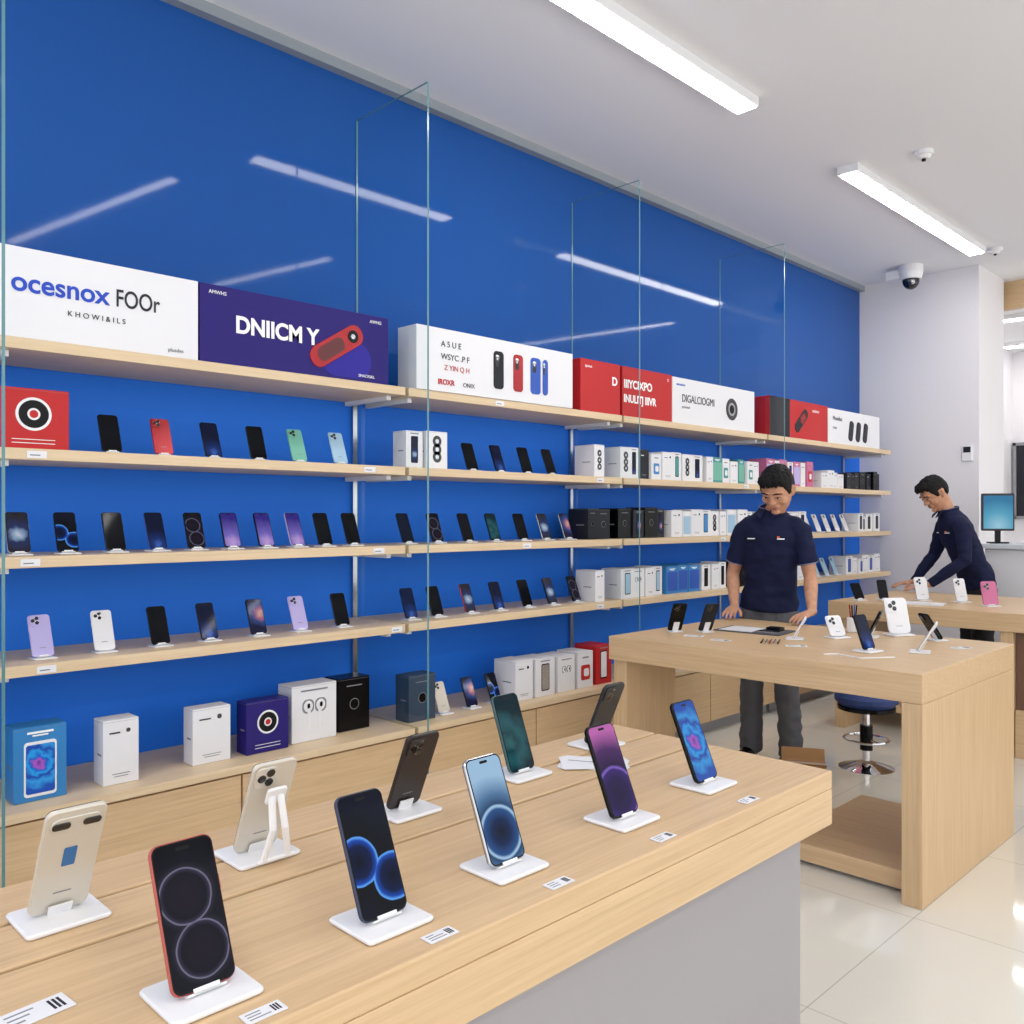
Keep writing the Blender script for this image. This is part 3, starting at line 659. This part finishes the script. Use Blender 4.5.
def person(loc,rot,P):
    root=empty('shop_assistant',loc,rot)
    lean=P['lean']; sway=P.get('sway',0); fy=lambda z:-lean*max(0,z-.92); fx=lambda z:sway*max(0,z-.92)
    def wrinkle(amp,sc,fold=0.0):
        def f(co):
            c=co*sc; n=noise.noise(Vector((c.x,c.y,c.z*1.8)))+.5*noise.noise(Vector((c.x*2.3,c.y*2.3,c.z*3)))
            w_=noise.noise(Vector((co.x*4,co.y*4,co.z*3+7)))
            g=math.sin(co.z*34+co.x*16+w_*8)
            k=max(0,1-abs(co.z-1.04)/.2)
            dirv=Vector((co.x-fx(co.z),co.y-fy(co.z),0))
            if dirv.length<1e-4: return co
            return co+dirv.normalized()*(n*amp+g*fold*k)
        return f
    b=MB(); tm=P['trousers']
    b.tube([(0,0,.80),(0,0,.87),(0,fy(.95),.95),(fx(1),fy(1.0),1.0)],[(.13,.10),(.152,.108),(.146,.104),(.135,.098)],tm,side=(1,0,0),seg=20,cap=False)
    for s_ in (-1,1):
        b.tube([(s_*.075,0,.88),(s_*.085,0,.75),(s_*.10,-.015,.50),(s_*.11,.01,.28),(s_*.115,.02,.05)],[(.088,.10),(.084,.092),(.070,.076),(.066,.072),(.064,.074)],tm,side=(1,0,0),seg=16,cap=False)
    remeshed(b,'trousers',.008,3,root,wrinkle(.011,10))
    b=MB()
    for s_ in (-1,1):
        b.tube([(s_*.115,.055,.045),(s_*.115,0,.05),(s_*.12,-.09,.038),(s_*.125,-.15,.032),(s_*.125,-.18,.028)],[(.036,.040),(.038,.045),(.045,.034),(.042,.028),(.03,.02)],BLACK,side=(1,0,0),seg=14)
    remeshed(b,'shoes',.007,2,root)
    b=MB(); sm=P['shirt']
    rings=[(.885,.164,.122),(.96,.158,.118),(1.06,.148,.110),(1.16,.152,.111),(1.26,.164,.116),(1.33,.168,.112),(1.375,.154,.099),(1.41,.124,.086),(1.438,.094,.076),(1.462,.070,.066)]
    b.tube([(fx(z),fy(z),z) for z,_,_ in rings],[(a,c) for _,a,c in rings],sm,side=(1,0,0),seg=28,cap=False)
    sk=MB()
    for key,s_ in (('R',-1),('L',1)):
        sh=Vector((fx(1.36)+s_*.166,fy(1.36),1.334)); el=Vector(P[key][0]); wr=Vector(P[key][1])
        inn=Vector((fx(1.38)+s_*.08,fy(1.38),1.378)); mid_=Vector((fx(1.37)+s_*.128,fy(1.37),1.362))
        if P['long']:
            b.tube([inn,mid_,sh,sh.lerp(el,.5),el,el.lerp(wr,.5),wr],[.052,.060,.060,.055,.048,.042,.034],sm,seg=16,cap=False)
        else:
            e2=sh.lerp(el,.72)
            b.tube([inn,mid_,sh,sh.lerp(el,.4),e2],[.052,.060,.060,.057,.059],sm,seg=16,cap=False)
            t=(el-sh).normalized(); pp=MB(); u_=t.orthogonal().normalized(); v_=t.cross(u_)
            pp.tube([e2-t*.006+(u_*math.cos(k*PI/12)+v_*math.sin(k*PI/12))*.0565 for k in range(24)],[.0026]*24,PIPE,closed=True,side=t,seg=6)
            pp.obj('sleeve_piping_'+key,parent=root)
        sk.tube([sh.lerp(el,.4),sh.lerp(el,.75),el,el.lerp(wr,.3),el.lerp(wr,.7),wr],[.043,.040,.036,.038,.030,.024],SKIN,seg=16)
        hd=Vector(P[key][2]).normalized()
        hand(sk,wr+hd*.02,hd,(-s_,0,0),(0,0,1),P.get('curl',(.25,.35,.3)),SKIN)
    remeshed(b,'shirt',.007,6,root,wrinkle(.010,9,.005))
    hc=Vector(P['head'])
    HM=T(*hc)@RZ(P.get('yaw',0))@RX(P['pitch'])@RY(P.get('roll',0))@Matrix.Diagonal((1.14,1.07,1.05,1))
    nb=Vector((fx(1.42),fy(1.42)+.005,1.40)); nt_=HM@Vector((0,.022,-.05))
    sk.tube([nb,nb.lerp(nt_,.5),nt_],[(.060,.060),(.056,.058),(.054,.057)],SKIN,side=(1,0,0),seg=18)
    remeshed(sk,'arms_hands_neck',.0042,2,root)
    h=MB()
    h.ell((0,.012,.035),(.074,.094,.080),SKIN,HM,28,18)
    rg=[(.05,.070,.083,.0),(.015,.070,.081,-.003),(-.02,.068,.078,-.008),(-.05,.062,.069,-.016),(-.078,.050,.054,-.029),(-.098,.034,.036,-.044),(-.108,.02,.02,-.056)]
    h.tube([(0,cy,z) for z,_,_,cy in rg],[(a,c) for _,a,c,_ in rg],SKIN,HM,seg=28,side=(1,0,0),cap=False)
    h.tube([(0,-.080,.024),(0,-.088,.004),(0,-.097,-.013),(0,-.099,-.018)],[.007,.0085,.0105,.010],SKIN,HM,seg=12)
    for s_ in (-1,1):
        h.ell((s_*.012,-.089,-.019),(.009,.010,.007),SKIN,HM,12,8)
        h.tube([(s_*.010,-.082,.034),(s_*.032,-.079,.037),(s_*.052,-.066,.030)],[.007,.008,.006],SKIN,HM,seg=8)
        h.ell((s_*.036,-.050,-.020),(.027,.027,.030),SKIN,HM,16,10)
        h.ell((s_*.030,-.0725,.010),(.016,.009,.009),SKIN,HM,12,8)
        h.tube([(s_*.070,.004,-.026),(s_*.077,.010,-.010),(s_*.081,.018,.012),(s_*.077,.012,.026),(s_*.071,-.002,.018)],[.007,.0085,.0085,.008,.006],SKIN,HM,seg=8)
        h.ell((s_*.073,.008,.0),(.006,.014,.022),SKIN,HM,12,8)
    h.ell((0,-.073,-.089),(.022,.014,.015),SKIN,HM,14,8)
    h.ell((0,-.077,-.050),(.030,.012,.018),SKIN,HM,14,8)
    remeshed(h,'head',.0036,4,root)
    f=MB()
    f.tube([(-.022,-.082,-.0490),(-.010,-.0885,-.0465),(0,-.0895,-.0478),(.010,-.0885,-.0465),(.022,-.082,-.0490)],[.0015,.0030,.0028,.0030,.0015],LIP,HM,seg=8)
    f.tube([(-.017,-.0835,-.0540),(0,-.0885,-.0552),(.017,-.0835,-.0540)],[.0018,.0038,.0018],LIP,HM,seg=8)
    for s_ in (-1,1):
        f.ell((s_*.030,-.0795,.0095),(.0125,.004,.0036),WHITE,HM,12,8); f.ell((s_*.030,-.0822,.0085),(.005,.0025,.0036),BLACK,HM,10,6)
        f.tube([(s_*.044,-.0765,.0105),(s_*.030,-.0835,.0142),(s_*.016,-.081,.0105)],[.0014,.0022,.0014],HAIR,HM,seg=6)
        f.tube([(s_*.013,-.0885,.034),(s_*.032,-.0865,.0395),(s_*.053,-.073,.032)],[.0025,.004,.002],HAIR,HM,seg=6)
    f.obj('face_features',parent=root,smooth=True)
    hr=MB(); C=(0,.012,.028); R_=(.079,.099,.100)
    LINE=[(0,.080),(.45,.078),(.75,.060),(.95,.030),(1.15,-.012),(1.32,-.012),(1.42,.028),(1.85,.026),(2.05,-.03),(2.5,-.062),(3.2,-.066)]
    def hf(d):
        a=abs(math.atan2(d.x,-d.y)); z=C[2]+R_[2]*d.z
        lim=pw(a,LINE)+noise.noise(Vector((d.x*14,d.y*14,3)))*.006
        e=(z-lim)/.022
        if e<0: return .84
        e=min(1,e)
        top=max(0,min(1,(z-.055)/.05)); front=max(0,-d.y)
        strand=noise.noise(Vector((d.x*26+d.z*5,d.y*7,d.z*9)))*.035+noise.noise(d*9)*.035
        th=1.015+.09*top+.05*top*front+strand*(.35+top)
        return .93+(th-.93)*(e**.6)
    hr.ell(C,R_,HAIR,HM,96,64,hf)
    rnd=random.Random(5)
    for i in range(26):
        x=-.056+.112*i/25; z0=.102+rnd.uniform(-.006,.006); sw=rnd.uniform(-.016,.002)
        yf=-.083*math.sqrt(max(.1,1-(x/.08)**2))
        drop=rnd.uniform(.068,.090)+(x+.02)*.12-abs(x)*.08
        hr.tube([(x*.8+.006,-.035,z0+.012),(x*.95,yf*.85,z0+.004),(x+sw*.5,yf*1.07,z0-.014),(x+sw,yf*1.08+.002,drop)],[.007,.009,.0075,.0018],HAIR,HM,seg=7)
    hr.obj('hair',parent=root,smooth=True)
    cz=1.450; cx0=fx(1.45); cyy=fy(1.45)+.004; cm=MB(); pts=[]
    for k in range(17):
        a=-PI/2+.34+(2*PI-.68)*k/16
        pts.append((cx0+.070*math.cos(a),cyy+.067*math.sin(a),cz+.018*math.sin(a)+.006))
    cm.tube(pts,[(.022,.0065)]*17,sm,side=(0,0,1),seg=8)
    cm.tube([(cx0+(p[0]-cx0)*1.02,cyy+(p[1]-cyy)*1.02,p[2]+.022) for p in pts],[.0022]*17,PIPE,seg=6)
    for s_ in (-1,1):
        q=[(cx0+s_*.010,cyy-.070,cz+.004),(cx0+s_*.056,cyy-.050,cz+.016),(cx0+s_*.070,cyy-.084,cz-.020),(cx0+s_*.034,cyy-.106,cz-.044)]
        q2=[(a,b_-.006,c+.001) for a,b_,c in q]
        cm.add(q+q2,[(0,1,2,3),(7,6,5,4),(0,4,5,1),(1,5,6,2),(2,6,7,3),(3,7,4,0)],sm)
    cm.obj('collar',parent=root)
    lg=MB(); z=1.29; y=fy(z)-.122
    for xx,w_ in ((-.10,.045),(.065,.04)):
        M=T(fx(z)+xx+w_/2,y+.018,z)@RZ(.32 if xx>0 else -.32)
        lg.box(-w_/2,w_/2,-.012,-.002,0,.006,WTX,M)
        if xx>0: lg.box(-w_/2,-w_/6,-.012,-.002,.009,.017,ORANGE,M)
    lg.obj('chest_logo',parent=root)
    return root
P1=dict(lean=.20,sway=.09,trousers=TROU,shirt=NAVY,long=False,
    R=((-.20,-.05,1.08),(-.125,-.235,.912),(.14,-1,-.16)),L=((.25,-.07,1.08),(.315,-.285,.912),(-.25,-1,-.16)),
    head=(.10,-.180,1.562),pitch=D(36),yaw=D(-6),roll=D(4),curl=(.12,.25,.2))
P2=dict(lean=.42,trousers=BTRO,shirt=NAVY,long=True,
    R=((-.22,-.24,1.11),(-.14,-.42,.915),(.1,-1,-.15)),L=((.24,-.20,1.10),(.16,-.42,.915),(-.1,-1,-.15)),
    head=(0,-.32,1.585),pitch=D(38),yaw=D(8),roll=0,curl=(.12,.25,.2))
#PEOPLE-END
person((1.05,4.64,0),D(11.5),P1)
person((1.38,7.18,0),D(-48.6),P2)

# ------------------------------------------------------------------ world + camera
w=bpy.data.worlds.new('World'); S.world=w; w.use_nodes=True
w.node_tree.nodes['Background'].inputs['Color'].default_value=(.96,.98,1,1); w.node_tree.nodes['Background'].inputs['Strength'].default_value=1.5
cam=bpy.data.cameras.new('camera'); co=bpy.data.objects.new('camera',cam); S.collection.objects.link(co)
co.location=(3.6,0,1.42); co.rotation_euler=(H90,0,D(45.1)); cam.sensor_width=36; cam.lens=880/1024*36; cam.shift_y=4/1024; cam.clip_start=.02
S.camera=co
